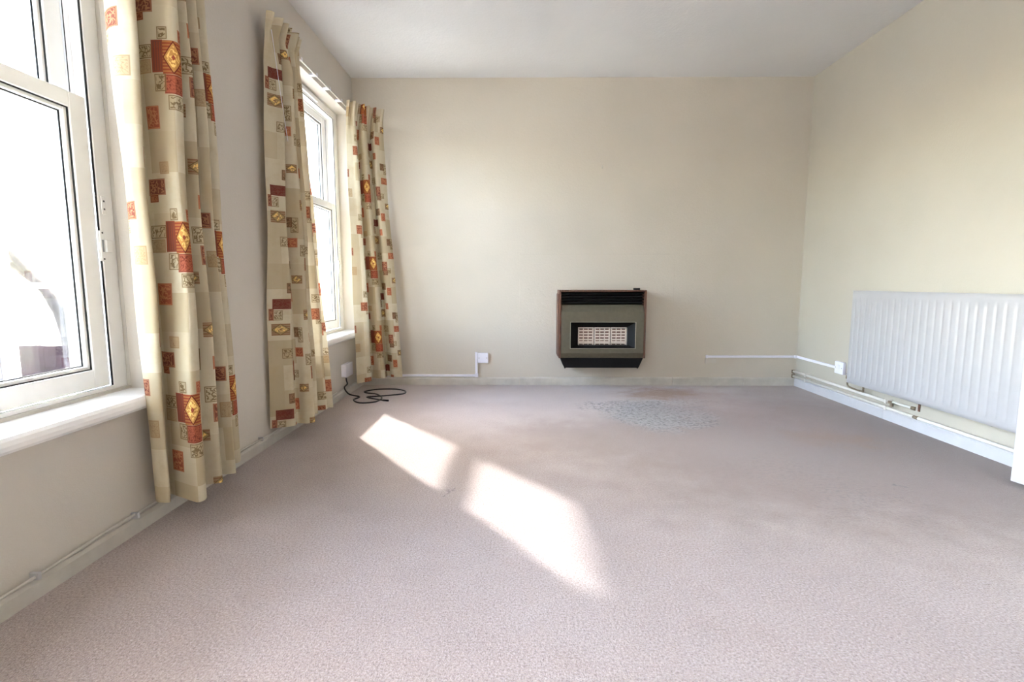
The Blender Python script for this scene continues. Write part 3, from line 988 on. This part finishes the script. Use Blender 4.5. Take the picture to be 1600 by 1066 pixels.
# white cable clipped on top of the left skirting, sagging away from the wall between clips
cb = root('skirting_cable', (XL, 2, 0.06), 'slack white cable clipped along the top of the left skirting', 'cable')
pts = []
y = -0.4
while y < 3.60:
    pts.append((XL + 0.016 + 0.003 * math.sin(y * 3), y, 0.064 + 0.0035 * math.sin(y * 9)))
    y += 0.08
MB().tube(pts, 0.0042, 8).build('cable_run', M['skirt'], cb)
for y in (0.62, 1.265, 1.62, 2.24, 2.46, 3.2):
    MB().box(XL, XL + 0.024, y - 0.005, y + 0.005, 0.0525, 0.072).build('cable_clip', M['gloss'], cb, bevel=0.001)

# picture hook left high on the back wall
hk = root('picture_hook', (0.656, D, 1.733), 'tiny picture hook left high on the bare back wall', 'hook')
MB().box(0.651, 0.661, D - 0.004, D, 1.722, 1.746).build('plate', M['skirt'], hk, bevel=0.001)
MB().tube([(0.656, D - 0.003, 1.722), (0.656, D - 0.012, 1.722), (0.656, D - 0.014, 1.732)], 0.002, 6).build('pin', M['skirt'], hk)

# ------------------------------------------------------------------ garden outside
tag(MB().box(-40, XL - WT, -25, 40, -0.45, -0.40).build('ground', M['paving']), kind='structure')
fn = root('garden_fence', (-4.4, 4.9, -0.4), 'dark stained board fence outside, seen through the near window', 'fence')
xx = -8.0
i = 0
while xx < -2.7:
    top = 0.225 + 0.004 * math.sin(i * 2.1)
    MB().box(xx, xx + 0.142, 4.90 + 0.004 * (i % 2), 4.918 + 0.004 * (i % 2), -0.36, top).build('board', M['fencewood'], fn)
    xx += 0.147
    i += 1
for z in (-0.2, 0.1):
    MB().box(-8.0, -2.7, 4.925, 4.965, z - 0.03, z + 0.03).build('rail', M['fencewood'], fn)
for x in (-7.9, -6.1, -4.3, -2.75):
    MB().box(x - 0.04, x + 0.04, 4.966, 5.046, -0.4, 0.22).build('post', M['fencewood'], fn)

tr = root('bare_tree', (-7.6, 8.6, -0.4), 'pale bare tree outside, seen through the near window', 'tree')
trunk, twigs = MB(), MB()
def grow(m, p, d, L, r, depth):
    pts = [p]
    q = Vector(p)
    dd = Vector(d)
    for s in range(4):
        dd = (dd + Vector((rnd.uniform(-.22, .22), rnd.uniform(-.22, .22), rnd.uniform(-.12, .2)))).normalized()
        q = q + dd * L / 4
        pts.append(tuple(q))
    m.tube(pts, r, 6, True, [r * (1 - 0.12 * s) for s in range(5)])
    if depth > 0:
        for c_ in range(3):
            j = rnd.choice((2, 3, 4))
            nd = (dd + Vector((rnd.uniform(-1, 1), rnd.uniform(-1, 1), rnd.uniform(-.4, .7)))).normalized()
            grow(twigs, pts[j], nd, L * rnd.uniform(.55, .8), r * 0.5, depth - 1)
grow(trunk, (-7.6, 8.6, -0.4), (0.1, 0, 1), 1.5, 0.13, 5)
trunk.build('trunk', M['bark'], tr)
twigs.build('branches', M['bark'], tr)
bpy.data.objects['branches'].name = 'branch_crown'
bpy.data.objects['branch_crown']['kind'] = 'stuff'
